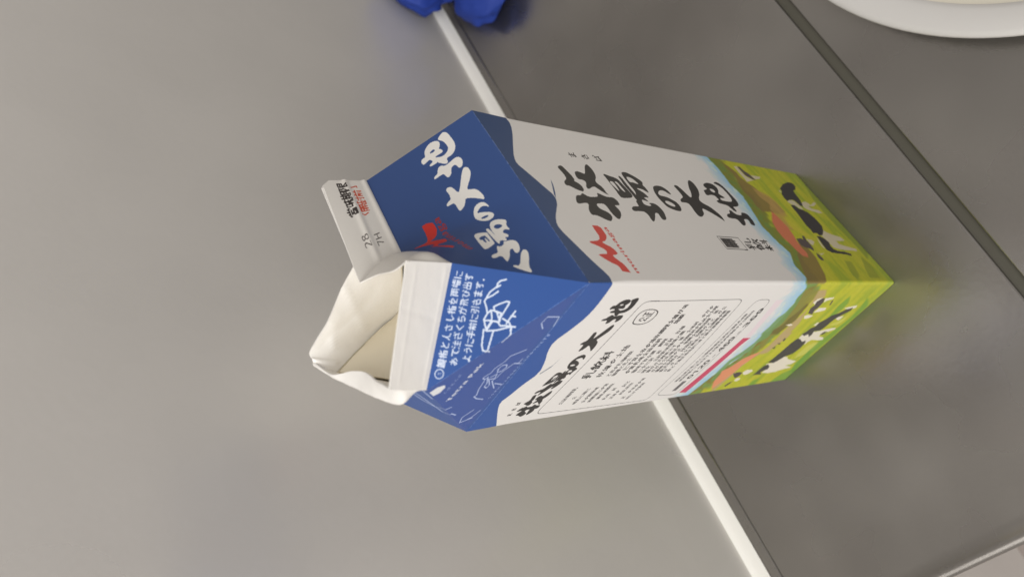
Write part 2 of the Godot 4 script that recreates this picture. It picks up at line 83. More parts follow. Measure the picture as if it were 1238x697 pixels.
# single-stroke letters on a ten by ten grid, x then y, y downwards
var GLYPH := {
	"親": "2021 0242 1214 3234 0545 0747 2529 2609 2649 5191975751 5393 5595 6759 767999",
	"指": "0343 2129 0645 5055 9153 5595 5595995955 5797", "と": "3145 8235273989", "人": "50443619 455899",
	"さ": "1383 4177 263979", "し": "31375996", "を": "1373 402647 57 8447394989", "両": "0191 19139399 5158 35377775",
	"端": "2021 0242 1315 3335 0646 50539390 7073 4595 49469699 6669 7679", "に": "1119 4393 475999",
	"あ": "1373 4148 64391745859769", "て": "1292 72545789", "注": "1021 0324 0918 6171 4393 6369 4696 3999",
	"ぎ": "1272 1575 5086 26397989 8091", "く": "712579", "ち": "1272 412675976939", "が": "1363756949 4119 7294 8091",
	"飛": "1171 71758799 3129 1555 5159 7293", "び": "12422649787395 8192", "出": "5059 21258581 15199995",
	"す": "1292 616444354666 676949", "よ": "515839284799 5383", "う": "4161 24738649", "手": "8031 1383 0696 515949",
	"前": "2132 7162 0393 19154549 1646 1747 6568 858979", "引": "1151541416564929 8089", "き": "1272 1575 4087 26397989",
	"ま": "1282 2575 505939284799", "賞": "5052 2132 8172 03029293 2474 3545 2686892926 2888 7748", "味": "1242471712 5292 4595 7179 7548 7599",
	"期": "0252 1017 4047 1444 1545 0757 1809 3859 69619199 6494 6696", "限": "09013123352617 5191955551 5393 5159 5979 6699",
	"開": "09014144 0242 0444 54519199 5292 5494 2575 1787 3539 6569", "封": "1141 2025 0545 2629 1747 0949 5393 818979 6566",
	"乳": "4011 1223 3242 1444 242919 0646 6168799997", "飲": "2004 2045 1343471713 1545 171948 6053 629284 7459 7499",
	"料": "1223 4233 2029 0545 2508 2548 6172 6374 5696 8089", "種": "4011 0343 2029 2507 2547 5191 4393 5494975754 7179 5898 4999",
	"類": "1223 4233 2024 0444 0646 2628 2709 2749 5191 7183 5393975753 5595 6859 8899", "別": "1141441411 164649 2619 6167 818979",
	"公": "4124 6194 552898 7799", "正": "1191 5158 5484 2429 0999", "ば": "1119 3383 618839285799 8091 9192",
	"牧": "2012 1343 2029 0646 6053 5393 8459 5599", "場": "0343 2028 0847 5191955551 5393 4696 5659 969979 7659 8669", "の": "5248391434519376587",
	"大": "0494 50445919 4599", "地": "0343 2028 0847 5493 7077 9396 5159699996", "（": "715377", "）": "315737", "。": "2838392928",
}


func _ready() -> void:
	rng.seed = 11
	# ---- camera (the telephone was held on its side: the picture's left is up), air, light, exposure
	var cam := Camera3D.new()
	cam.name = "camera"
	var right := Vector3(-0.41664214, -0.71741251, 0.55832663)
	var down := Vector3(-0.8033761, 0.00314621, -0.59546364)
	var ahead := Vector3(0.42543645, -0.69664151, -0.5776629)
	cam.transform = Transform3D(Basis(right, -down, -ahead).orthonormalized(), Vector3(-0.1208, 0.3765, 0.1559))
	cam.fov = 37.73
	cam.near = 0.02
	cam.far = 20.0
	add_child(cam)
	var lens := CameraAttributesPhysical.new()
	lens.frustum_focus_distance = 0.285
	lens.frustum_focal_length = 4.3
	lens.exposure_aperture = 2.2
	lens.frustum_near = 0.02
	lens.frustum_far = 20.0
	cam.attributes = lens
	cam.fov = 37.73

	var world := WorldEnvironment.new()
	world.name = "environment"
	var env := Environment.new()
	env.background_mode = Environment.BG_COLOR
	env.background_color = Color(0.375, 0.35, 0.325).linear_to_srgb()
	env.tonemap_mode = Environment.TONE_MAPPER_LINEAR
	env.tonemap_exposure = 1.07
	env.sdfgi_enabled = true
	env.ssao_enabled = true
	env.ssil_enabled = true
	world.environment = env
	add_child(world)

	lamp("kitchen_lamp", Vector3(-1.74, 1.62, 0.64), Vector3(0, 0.12, 0), Vector2(2.2, 2.0), 6.0, Color(1.0, 0.995, 0.985))

	materials()
	setting()
	carton()
	plate()
	cloth()


func lamp(called: String, at: Vector3, towards: Vector3, size: Vector2, energy: float, tint: Color) -> void:
	var l := AreaLight3D.new()
	l.name = called
	l.area_size = size
	l.light_energy = energy
	l.light_color = tint
	l.area_range = 6.0
	l.area_attenuation = 2.0
	l.shadow_enabled = true
	add_child(l)
	l.look_at_from_position(at, towards, Vector3.UP)


# ------------------------------------------------------------------ materials
func noise_texture(seed_: int, freq: float, lo: float, hi: float, octaves := 4, size := 512, stretch := Vector3.ONE) -> ImageTexture:
	var n := FastNoiseLite.new()
	n.seed = seed_
	n.noise_type = FastNoiseLite.TYPE_SIMPLEX_SMOOTH
	n.frequency = freq
	n.fractal_octaves = octaves
	var im := n.get_seamless_image(size, size, false, false, 0.15)
	im.convert(Image.FORMAT_L8)
	for y in size:
		for x in size:
			var v: float = lerpf(lo, hi, im.get_pixel(x, y).r)
			im.set_pixel(x, y, Color(v, v, v))
	return ImageTexture.create_from_image(im)


func bump_texture(seed_: int, freq: float, strength: float, octaves := 4, size := 512) -> ImageTexture:
	var n := FastNoiseLite.new()
	n.seed = seed_
	n.frequency = freq
	n.fractal_octaves = octaves
	var im := n.get_seamless_image(size, size, false, false, 0.15)
	im.convert(Image.FORMAT_RGBA8)
	im.bump_map_to_normal_map(strength)
	return ImageTexture.create_from_image(im)


func plain(called: String, c: Color, rough: float, metal := 0.0) -> StandardMaterial3D:
	var m := StandardMaterial3D.new()
	m.resource_name = called
	m.albedo_color = c.linear_to_srgb()
	m.roughness = rough
	m.metallic = metal
	return m


func materials() -> void:
	paint_print()
	var p := plain("printed laminate", Color.WHITE, 0.42)
	p.albedo_texture = ImageTexture.create_from_image(art)
	p.texture_repeat = false
	p.normal_enabled = true
	p.normal_texture = bump_texture(5, 0.012, 1.2, 3)
	p.normal_scale = 0.12
	M.print = p
	var b := plain("white board", Color(0.90, 0.875, 0.835), 0.5)
	b.normal_enabled = true
	b.normal_texture = bump_texture(8, 0.03, 2.0, 4)
	b.normal_scale = 0.25
	b.uv1_triplanar = true
	b.uv1_scale = Vector3(14, 14, 14)
	M.board = b
	var inside: StandardMaterial3D = b.duplicate()
	inside.resource_name = "inner coating"
	inside.albedo_color = Color(0.95, 0.875, 0.70).linear_to_srgb()
	M.inside = inside
	var steel := plain("worn steel", Color(0.40, 0.383, 0.363), 1.0, 0.92)
	steel.roughness_texture = noise_texture(21, 0.007, 0.17, 0.40, 4)
	steel.albedo_texture = noise_texture(22, 0.006, 0.88, 1.0, 3)
	steel.uv1_triplanar = true
	steel.uv1_world_triplanar = true
	steel.uv1_scale = Vector3(3.1, 3.1, 3.1)
	steel.normal_enabled = true
	steel.normal_texture = bump_texture(23, 0.16, 2.5, 3)
	steel.normal_scale = 0.022
	M.steel = steel
	var dark := plain("dark gap", Color(0.085, 0.08, 0.062), 0.55)
	M.dark = dark
	var wall := plain("satin wall panel", Color(0.72, 0.695, 0.665), 1.0, 0.22)
	wall.roughness_texture = noise_texture(31, 0.006, 0.26, 0.36, 3)
	wall.uv1_triplanar = true
	wall.uv1_world_triplanar = true
	wall.uv1_scale = Vector3(1.7, 1.7, 1.7)
	wall.normal_enabled = true
	wall.normal_texture = bump_texture(33, 0.3, 2.0, 2)
	wall.normal_scale = 0.014
	wall.albedo_texture = noise_texture(34, 0.012, 0.975, 1.0, 5)
	M.wall = wall
	M.seal = plain("pale sealant", Color(0.95, 0.935, 0.89), 0.5)
	var glaze := plain("white glaze", Color(0.62, 0.605, 0.585), 0.22)
	M.glaze = glaze
	M.well = plain("cream glaze", Color(0.66, 0.62, 0.52), 0.25)
	M.speck = plain("brown speck", Color(0.10, 0.07, 0.05), 0.6)
	var blue := plain("blue cloth", Color(0.014, 0.048, 0.33), 0.7)
	M.blue = blue


# ------------------------------------------------------------------ the print
func pts(s: String) -> PackedVector2Array:
	var out := PackedVector2Array()
	for t in s.split(" ", false):
		var c := t.split(",")
		out.append(Vector2(c[0].to_float(), c[1].to_float()))
	return out


func fill(poly: PackedVector2Array, c: Color, im: Image = null, d := D, clip := Rect2(-9, -9, 999, 999)) -> void:
	# even-odd fill of a polygon given in millimetres of the flat blank
	if im == null:
		im = art
	var n := poly.size()
	var lo := 1e9
	var hi := -1e9
	for p in poly:
		lo = minf(lo, (FLAT_H - p.y) * d)
		hi = maxf(hi, (FLAT_H - p.y) * d)
	lo = maxf(lo, (FLAT_H - clip.end.y) * d)
	hi = minf(hi, (FLAT_H - clip.position.y) * d)
	for row in range(maxi(0, int(floor(lo))), mini(im.get_height() - 1, int(ceil(hi))) + 1):
		var y := row + 0.5
		var xs: Array[float] = []
		for i in n:
			var a := poly[i]
			var b := poly[(i + 1) % n]
			var ay := (FLAT_H - a.y) * d
			var by := (FLAT_H - b.y) * d
			if (ay <= y) != (by <= y):
				xs.append((a.x + (b.x - a.x) * (y - ay) / (by - ay)) * d)
		xs.sort()
		for k in range(0, xs.size() - 1, 2):
			var x0 := int(round(maxf(xs[k], clip.position.x * d)))
			var x1 := int(round(minf(xs[k + 1], clip.end.x * d)))
			if x1 > x0:
				if c.a >= 0.99:
					im.fill_rect(Rect2i(x0, row, x1 - x0, 1), c)
				else:
					for x in range(maxi(x0, 0), mini(x1, im.get_width())):
						im.set_pixel(x, row, im.get_pixel(x, row).lerp(Color(c.r, c.g, c.b), c.a))


func smooth(poly: PackedVector2Array, closed := true, rounds := 2) -> PackedVector2Array:
	var p := poly
	for r in rounds:
		var q := PackedVector2Array()
		var n := p.size()
		if not closed:
			q.append(p[0])
		for i in (n if closed else n - 1):
			var a := p[i]
			var b := p[(i + 1) % n]
			q.append(a.lerp(b, 0.25))
			q.append(a.lerp(b, 0.75))
		if not closed:
			q.append(p[n - 1])
		p = q
	return p


func stroke(line: PackedVector2Array, w: float, c: Color) -> void:
	for i in line.size() - 1:
		var a := line[i]
		var b := line[i + 1]
		var t := (b - a)
		if t.length() < 1e-4:
			continue
		t = t.normalized() * w * 0.5
		var n := Vector2(-t.y, t.x)
		fill(PackedVector2Array([a + n - t * 0.3, a - t, a - n - t * 0.3, b - n + t * 0.3, b + t, b + n + t * 0.3]), c)


func fills(key: String, c: Color, rounds := 1, clip := Rect2(-9, -9, 999, 999)) -> void:
	for s in PRINT[key]:
		fill(smooth(pts(s), true, rounds), c, art, D, clip)


func bounds(key: String) -> Rect2:
	var r := Rect2(pts(PRINT[key][0])[0], Vector2.ZERO)
	for s in PRINT[key]:
		for p in smooth(pts(s), true, 1):
			r = r.expand(p)
	return r


func moved(key: String, from: Rect2, to: Rect2, c: Color, slope := 0.0, fat := false) -> void:
	# the shapes of one letter, fitted from one box into another
	for s in PRINT[key]:
		var q := PackedVector2Array()
		for p in smooth(pts(s), true, 1):
			var u := (p - from.position) / from.size
			q.append(to.position + u * to.size + Vector2(0, slope * (u.x - 0.5)))
		fill(q, c)
		if fat:
			q.append(q[0])
			stroke(q, 0.2, c)


func write(text: String, at: Vector2, size: Vector2, pitch: Vector2, w: float, c: Color) -> void:
	# at: lower left corner of the first letter
	var p := at
	for ch in text:
		if GLYPH.has(ch):
			for s in GLYPH[ch].split(" ", false):
				var line := PackedVector2Array()
				for k in range(0, s.length() - 1, 2):
					line.append(p + Vector2(s[k].to_float() / 9.0 * size.x, (9.0 - s[k + 1].to_float()) / 9.0 * size.y))
				stroke(line, w, c)
		p += pitch


func latin(text: String, a: Vector2, b: Vector2, height: float, c: Color, bold := true, lean := 0.0) -> void:
	# upright letters set from a to b, baseline along that line
	var tm := TextMesh.new()
	var f := SystemFont.new()
	f.font_names = PackedStringArray(["Droid Sans"])
	f.font_weight = 700 if bold else 400
	tm.font = f
	tm.text = text
	tm.font_size = 64
	tm.pixel_size = 0.01
	tm.depth = 0.0
	var arr := tm.get_mesh_arrays()
	if arr.is_empty():
		return
	var v: PackedVector3Array = arr[Mesh.ARRAY_VERTEX]
	var idx = arr[Mesh.ARRAY_INDEX]
	if idx == null or idx.size() == 0:
		idx = range(v.size())
	var box := AABB(v[0], Vector3.ZERO)
	for p in v:
		box = box.expand(p)
	var ex := (b - a) / box.size.x
	var up := Vector2(0, height / (0.47))
	for k in range(0, idx.size(), 3):
		var tri := PackedVector2Array()
		for j in 3:
			var p := v[idx[k + j]]
			tri.append(a + ex * (p.x - box.position.x + lean * p.y) + up * (p.y - base_of(text, box)))
		fill(tri, c)


func base_of(text: String, box: AABB) -> float:
	for ch in text:
		if "gpqyj".contains(ch):
			return box.position.y + 0.14
	return box.position.y


func edge_at(line: PackedVector2Array, x: float) -> float:
	for i in line.size() - 1:
		var a := line[i]
		var b := line[i + 1]
		if (a.x <= x and x <= b.x) or (b.x <= x and x <= a.x):
			if absf(b.x - a.x) > 1e-5:
				return lerpf(a.y, b.y, (x - a.x) / (b.x - a.x))
	return line[0].y if absf(x - line[0].x) < absf(x - line[-1].x) else line[-1].y


func paint_print() -> void:
	var paper := Color8(224, 221, 218)
	var roof_blue := Color8(46, 73, 126)  # roof blue, darker than the blue of the side
	var ink := Color8(46, 44, 44)
	# the painted meadow and sky, soft, at half the detail
	var hd := D * 0.5
	var soft := Image.create(PW / 2, PH / 2, false, Image.FORMAT_RGB8)
	soft.fill(paper)
	var n1 := FastNoiseLite.new()
	n1.seed = 3
	n1.frequency = 0.035
	n1.fractal_octaves = 4
	var n2 := FastNoiseLite.new()
	n2.seed = 9
	n2.frequency = 0.11
	n2.fractal_octaves = 3
	var fe := pts(PRINT.mf_edge[0])
	var le := pts(PRINT.ml_edge[0])
	le.append(Vector2(30.0, 71.5))
	le.append(Vector2(14.0, 80.0))
	le.append(Vector2(0.0, 83.0))
	var sky := Color8(150, 196, 224)
	var field := Color8(188, 190, 40)
	for y in range(int((FLAT_H - 112.0) * hd), soft.get_height()):
		var my := FLAT_H - (y + 0.5) / hd
		for x in soft.get_width():
			var mx := (x + 0.5) / hd
			var front := mx > 70.5
			var e := edge_at(fe if front else le, mx)
			var w := n1.get_noise_2d(mx * 5.0, my * 5.0)
			var w2 := n2.get_noise_2d(mx * 9.0, my * 5.0)
			e += w2 * 0.5
			if my > e:
				var reach := 10.0 + 5.0 * w if front else 12.0 + 6.0 * w
				var k := clampf(1.0 - (my - e) / reach, 0.0, 1.0)
				var tone := sky.lerp(Color8(212, 228, 205), clampf(w * 1.6 - 0.15, 0.0, 0.9))
				soft.set_pixel(x, y, paper.lerp(tone, pow(k, 0.8)))
			else:
				var deep := e - my
				var c := field
				# far slopes: green, then olive brown, then sunlit field with darker streaks
				var hill := Color8(122, 152, 74).lerp(Color8(134, 122, 44), clampf(0.5 + w * 2.0, 0.0, 1.0)) if not front else Color8(128, 134, 48).lerp(Color8(112, 140, 66), clampf(0.2 + w * 2.0, 0.0, 1.0))
				c = hill.lerp(field, smoothstep(7.0, 12.0, deep + w * 5.0))
				var streak := n1.get_noise_2d(mx * 0.7 + my * 0.4 + (60.0 if front else 0.0), my * 2.8 - mx * 0.3)
				if deep > 9.0:
					c = c.lerp(Color8(106, 150, 44), clampf(streak * 1.1 - 0.05, 0.0, 0.32) * smoothstep(14.0, 34.0, deep))
					c = c.lerp(Color8(214, 206, 70), clampf(-streak * 0.9 - 0.1, 0.0, 0.3))
					c = c.lerp(Color8(150, 176, 60), smoothstep(9.0, 3.0, my + 2.0 * w) * 0.5)
				c = c.darkened(clampf(w2 * 0.14, 0.0, 0.10))
				soft.set_pixel(x, y, c)
	for job in [["ml_olive", Color8(140, 134, 56, 215)], ["ml_green", Color8(114, 150, 88, 215)], ["ml_tan", Color8(186, 162, 116, 235)], ["ml_brown", Color8(112, 102, 44, 225)], ["ml_soil", Color8(222, 146, 106, 250)], ["ml_glow", Color8(208, 206, 104, 200)], ["ml_shade", Color8(110, 158, 54, 190)],
			["mf_brown", Color8(130, 108, 60, 215)], ["mf_tan", Color8(186, 152, 84, 190)], ["mf_soil", Color8(206, 116, 84, 245)], ["mf_glow", Color8(204, 192, 60, 150)], ["mf_dark", Color8(116, 132, 46, 115)]]:
		for s in PRINT[job[0]]:
			fill(pts(s), job[1], soft, hd)
	var small: Image = soft.duplicate()
	small.resize(PW / 7, PH / 7, Image.INTERPOLATE_LANCZOS)
	small.resize(PW / 2, PH / 2, Image.INTERPOLATE_CUBIC)
	soft.blend_rect(small, Rect2i(0, 0, 1, 1), Vector2i.ZERO)
	for y in range(int((FLAT_H - 112.0) * hd), soft.get_height()):
		for x in soft.get_width():
			soft.set_pixel(x, y, soft.get_pixel(x, y).lerp(small.get_pixel(x, y), 0.85))
	# white and black of the cows
	for job in [["mf_wh", Color8(206, 196, 166)], ["ml_wh", Color8(228, 221, 202)], ["ml_cow", Color8(66, 65, 58)], ["mf_cow", Color8(54, 52, 52)], ["ml_cow2", Color8(78, 70, 68)], ["mf_cow2", Color8(86, 76, 74)]]:
		for s in PRINT[job[0]]:
			fill(pts(s), job[1], soft, hd)
	art = soft
	art.resize(PW, PH, Image.INTERPOLATE_CUBIC)
	# white fin strip, blue gable
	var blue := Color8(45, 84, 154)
	var bf := smooth(pts(PRINT.blue_front[0]), false, 1)
	var bl := smooth(pts(PRINT.blue_left[0]), false, 1)
	var top := PackedVector2Array()
	top.append(Vector2(-1, 246.7))
	top.append(Vector2(-1, 191.5))
	for k in range(bl.size() - 1, -1, -1):
		top.append(bl[k])
	top.append(Vector2(70.5, 194.7))
	for k in range(bf.size() - 1, -1, -1):
		top.append(bf[k])
	top.append(Vector2(142.6, 192))
	top.append(Vector2(142, 246.7))
	# the blue of the side runs on to the near edge, the blue of the front starts from it
	fill(PackedVector2Array([Vector2(60, 204.5), Vector2(70.5, 204.5), Vector2(74.0, 204.5), Vector2(74.0, 246.7), Vector2(60, 246.7)]), blue)
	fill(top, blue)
	fill(PackedVector2Array([Vector2(70.55, 204.5), Vector2(141, 204.5), Vector2(141, 246.7), Vector2(70.6, 246.7)]), Color8(46, 73, 126))  # roof, and the front strip next, filled darker than the side
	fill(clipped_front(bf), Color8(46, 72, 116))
	fills("spike_f", blue.darkened(0.25), 0)
	fills("spike_l", Color8(120, 128, 140), 0)
	# a slightly different blue fills the middle spout triangle, behind the folding instructions
	fill(PackedVector2Array([Vector2(0, 206.5), Vector2(35.25, 246.5), Vector2(68, 206.5)]), Color8(54, 84, 156))
	# the folds are rubbed pale
	for k in 60:
		var x := 2.0 + k * 2.3
		if absf(x - 70.5) > 1.0:
			stroke(PackedVector2Array([Vector2(x, 204.5 + rng.randf_range(-0.08, 0.08)), Vector2(x + rng.randf_range(1.0, 2.3), 204.5)]), rng.randf_range(0.16, 0.3), Color8(92, 112, 158) if x > 70.5 else Color8(104, 132, 192))
	for k in 22:
		var a := Vector2(70.0, 205.2).lerp(Vector2(35.25, 246.4), k / 22.0)
		var b := Vector2(70.0, 205.2).lerp(Vector2(35.25, 246.4), (k + rng.randf_range(0.4, 0.95)) / 22.0)
		stroke(a_pair(a, b), rng.randf_range(0.14, 0.26), Color8(92, 124, 190))
	# --- front panel
	for k in 5:
		fills("f%d" % k, ink)
	for k in ["f1h", "f2h", "f4h"]:
		fills(k, paper)
	var red := Color8(206, 66, 58)
	fills("logo", red, 0)
	latin("morinaga", Vector2(74.3, 179.2), Vector2(92.4, 179.8), 1.75, red)
	write("まきば", Vector2(124.5, 168.5), Vector2(2.6, 3.2), Vector2(0.1, -6.4), 0.42, ink)
	stroke(PackedVector2Array([Vector2(85.7, 106.5), Vector2(85.8, 120.3), Vector2(91.5, 120.7), Vector2(91.5, 106.9), Vector2(85.7, 106.5)]), 0.28, ink)
	fill(PackedVector2Array([Vector2(86.4, 111.3), Vector2(86.4, 119.4), Vector2(90.9, 119.8), Vector2(90.9, 111.7)]), Color8(112, 108, 108))
	write("種類別", Vector2(86.8, 116.7), Vector2(3.5, 2.4), Vector2(0, -2.9), 0.42, ink)
	write("乳飲料", Vector2(86.1, 99.8), Vector2(5.2, 5.0), Vector2(0, -6.3), 0.62, ink)
	# --- front roof panel
	var white := Color8(222, 219, 214)
	var clip := Rect2(70.9, 150, 80, 120)
	for k in 5:
		fills("r%d" % k, white, 1, clip)
	for k in ["r1h", "r2h", "r4h"]:
		fills(k, Color8(46, 73, 126), 1)
	var deep_red := Color8(196, 44, 34)
	fills("rlogo", deep_red, 0)
	latin("morinaga", Vector2(87.7, 232.0), Vector2(112.0, 231.2), 2.2, Color8(150, 40, 48))
	# --- side panel: title, box, small print
	moved("r4", bounds("r4"), Rect2(52.3, 176.0, 11.4, 10.2), ink, 0.0, true)
	moved("r4h", bounds("r4"), Rect2(52.3, 176.0, 11.4, 10.2), paper)
	moved("r3", bounds("r3"), Rect2(39.0, 177.1, 12.6, 8.6), ink, 0.0, true)
	moved("r2", bounds("r2"), Rect2(30.0, 177.8, 7.1, 5.2), ink, 0.0, true)
	moved("r2h", bounds("r2"), Rect2(30.0, 177.8, 7.1, 5.2), paper)
	moved("r1", bounds("r1"), Rect2(16.4, 176.8, 14.3, 10.4), ink, 0.0, true)
	moved("r1h", bounds("r1"), Rect2(16.4, 176.8, 14.3, 10.4), paper)
	moved("f0", bounds("f0"), Rect2(4.5, 178.7, 13.7, 9.4), ink, 0.0, true)
	write("まきば", Vector2(5.8, 189.7), Vector2(1.5, 1.5), Vector2(3.1, 0.2), 0.28, ink)
	box(PackedVector2Array([Vector2(4.5, 177.0), Vector2(62.2, 172.6), Vector2(62.1, 115.8), Vector2(2.4, 112.8)]), 3.0, 0.3, Color8(96, 94, 94))
	fill(smooth(pts(PRINT.badge[0])), ink)
	var inner := PackedVector2Array()
	for p in pts(PRINT.badge[0]):
		inner.append(Vector2(54.8, 165.1) + (p - Vector2(54.8, 165.1)) * 0.91)
	fill(smooth(inner), paper)
	write("公", Vector2(52.4, 163.0), Vector2(2.1, 4.6), Vector2.ZERO, 0.4, ink)
	write("正", Vector2(55.0, 162.8), Vector2(2.1, 4.6), Vector2.ZERO, 0.4, ink)
	var grey := Color8(88, 86, 86)
	write("乳飲料", Vector2(23.5, 165.8), Vector2(4.3, 4.2), Vector2(5.0, -0.2), 0.62, ink)
	write("牧場の大地", Vector2(23.6, 160.0), Vector2(2.8, 2.6), Vector2(3.5, -0.1), 0.36, ink)
	small_print(23.4, 39.2, 155.4, 1.9, grey)
	small_print(23.4, 35.2, 152.4, 1.9, grey)
	var y := 149.0
	for row in [[24, 60.5, 2.3, 3.4], [24, 57, 2.3, 3.6], [24, 45, 2.0, 3.2], [24, 50, 2.0, 3.1], [23.4, 47, 2.0, 2.9], [23.2, 60, 1.9, 2.9], [23, 60, 1.9, 2.8], [22.8, 58, 1.9, 2.7], [22.6, 59, 1.9, 2.7], [22.4, 57.5, 1.8, 2.6], [22.2, 57, 1.8, 2.6]]:
		small_print(row[0], row[1], y, row[2], Color8(66, 64, 64) if row[2] > 2.2 else grey)
		y -= row[3]
	y = 166.6
	for row in [[6.6, 19.5, 1.9, 4.6], [11.0, 14.5, 1.8, 3.2], [7.6, 19.5, 1.8, 4.4], [7.8, 18.4, 1.8, 3.6], [7.6, 19.6, 1.8, 3.6], [9.0, 19.5, 1.8, 4.4], [7.8, 16.5, 1.8, 4.0], [7.6, 19.6, 1.8, 3.6], [7.9, 19.0, 1.8, 4.6], [6.4, 19.8, 1.8, 3.4], [5.6, 16.5, 1.7, 3.2]]:
		small_print(row[0], row[1], y, row[2], grey)
		y -= row[3]
	# telephone line and its red bar
	box(PackedVector2Array([Vector2(4.9, 109.6), Vector2(61.7, 106.4), Vector2(61.6, 95.8), Vector2(3.2, 94.6)]), 3.4, 0.3, Color8(120, 118, 118))
	small_print(13.7, 55.5, 104.7, 1.6, grey)
	small_print(13.7, 57.5, 101.9, 1.6, grey)
	fill(PackedVector2Array([Vector2(6.5, 97.8), Vector2(6.5, 100.6), Vector2(13.2, 100.4), Vector2(13.2, 97.6)]), Color8(104, 100, 102))
	latin("0120", Vector2(14.7, 97.1), Vector2(26.8, 96.3), 2.9, ink, true)
	latin("469", Vector2(31.9, 95.9), Vector2(40.9, 95.4), 2.9, ink, true)
	latin("369", Vector2(46.1, 95.1), Vector2(56.9, 94.6), 2.9, ink, true)
	stroke(PackedVector2Array([Vector2(28.4, 97.3), Vector2(30.1, 97.2)]), 0.35, ink)
	stroke(PackedVector2Array([Vector2(42.5, 96.5), Vector2(44.3, 96.4)]), 0.35, ink)
	fills("ml_pink", Color8(226, 212, 216), 0)
	fills("ml_red", Color8(200, 74, 104), 0)
	# --- spout panels: folding instructions
	var pale := Color8(208, 218, 238)
	write("親指と人さし指を両端に", Vector2(41.8, 242.7), Vector2(2.0, 2.3), Vector2(2.46, 0.02), 0.32, pale)
	write("あて注ぎくちが飛び出す", Vector2(42.7, 239.4), Vector2(2.0, 2.3), Vector2(2.34, 0.03), 0.32, pale)
	write("ように手前に引きます。", Vector2(43.9, 235.8), Vector2(2.0, 2.3), Vector2(2.26, 0.03), 0.32, pale)
	var ring := PackedVector2Array()
	for k in 17:
		ring.append(Vector2(40.0, 243.8) + Vector2.from_angle(k * TAU / 16.0) * 1.25)
	stroke(ring, 0.28, pale)
	latin("3", Vector2(39.6, 243.2), Vector2(40.4, 243.2), 1.0, pale, false)
	for s in PRINT.hand:
		stroke(pts(s), 0.5, Color8(214, 224, 242))
	for s in PRINT.hand2:
		stroke(pts(s), 0.46, Color8(176, 190, 226))
	fills("arrowL", Color8(226, 228, 232), 0)
	latin("Tetra Pak", Vector2(25.4, 230.2), Vector2(41.7, 227.6), 2.0, Color8(222, 226, 236))
	var x := 18.6
	while x < 48.0:
		write("すにようがてとくち"[rng.randi() % 9], Vector2(x, 210.3 - 0.15 * x), Vector2(1.1, 1.1), Vector2.ZERO, 0.22, Color8(150, 166, 210))
		x += 1.6
	for xx in [30.2, 32.0, 33.8, 35.6, 37.4]:
		write("くちがとす"[int(xx) % 5], Vector2(xx, 239.2 - 0.12 * xx), Vector2(1.2, 1.2), Vector2.ZERO, 0.22, Color8(140, 156, 204))
	# --- fin: date
	art.fill_rect(Rect2i(0, 0, PW, int((FLAT_H - 246.7) * D)), Color8(232, 228, 221))
	write("賞味期限", Vector2(126.4, 255.1), Vector2(3.0, 3.6), Vector2(3.35, 0), 0.5, Color8(58, 52, 50))
	write("（開封前）", Vector2(124.2, 250.7), Vector2(2.9, 3.3), Vector2(3.15, 0), 0.45, Color8(205, 92, 70))
	latin("28", Vector2(114.0, 255.1), Vector2(118.8, 255.1), 2.3, Color8(84, 78, 76), false)
	latin("7H", Vector2(112.9, 250.7), Vector2(117.6, 250.7), 2.3, Color8(84, 78, 76), false)
	var mark := art.duplicate()
	mark.convert(Image.FORMAT_RGB8)
	art = mark


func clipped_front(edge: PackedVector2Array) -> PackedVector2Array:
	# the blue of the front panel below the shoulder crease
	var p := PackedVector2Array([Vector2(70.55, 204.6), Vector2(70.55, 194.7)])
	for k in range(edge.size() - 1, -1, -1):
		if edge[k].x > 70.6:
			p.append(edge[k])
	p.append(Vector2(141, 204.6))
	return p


func a_pair(a: Vector2, b: Vector2) -> PackedVector2Array:
	return PackedVector2Array([a, b])


func box(c: PackedVector2Array, r: float, w: float, col: Color) -> void:
	# a thin ruled frame with rounded corners
	var line := PackedVector2Array()
	for i in 4:
		var p := c[i]
		var a := (c[(i + 3) % 4] - p).normalized() * r
		var b := (c[(i + 1) % 4] - p).normalized() * r
		for k in 5:
			var t := k / 4.0
			line.append((p + a).lerp(p, t).lerp(p.lerp(p + b, t), t))
	line.append(line[0])
	stroke(line, w, col)


func small_print(x0: float, x1: float, y: float, h: float, c: Color) -> void:
	var keys := "乳飲料種類別期限開封前地場大の牧公正味すにとをが"
	var x := x0
	while x < x1 - h:
		if rng.randf() > 0.06:
			write(keys[rng.randi() % keys.length()], Vector2(x, y - 0.05 * (x - 24.0)), Vector2(h * 0.86, h), Vector2.ZERO, h * 0.155, c)
		x += h * 1.06


# ------------------------------------------------------------------ nodes
func thing(called: String, label: String, category: String, at: Vector3, turn := 0.0) -> Node3D:
	var o := Node3D.new()
	o.name = called
	add_child(o, true)
	o.position = at
	o.rotation.y = turn
	o.set_meta("label", label)
	o.set_meta("category", category)
	return o


func part(called: String, mesh: Mesh, parent: Node, label := "") -> MeshInstance3D:
	var o := MeshInstance3D.new()
	o.name = called
	o.mesh = mesh
	parent.add_child(o, true)
	if label:
		o.set_meta("label", label)
	return o


func struct(called: String, mesh: Mesh) -> MeshInstance3D:
	var o := part(called, mesh, self)
	o.set_meta("kind", "structure")
	return o


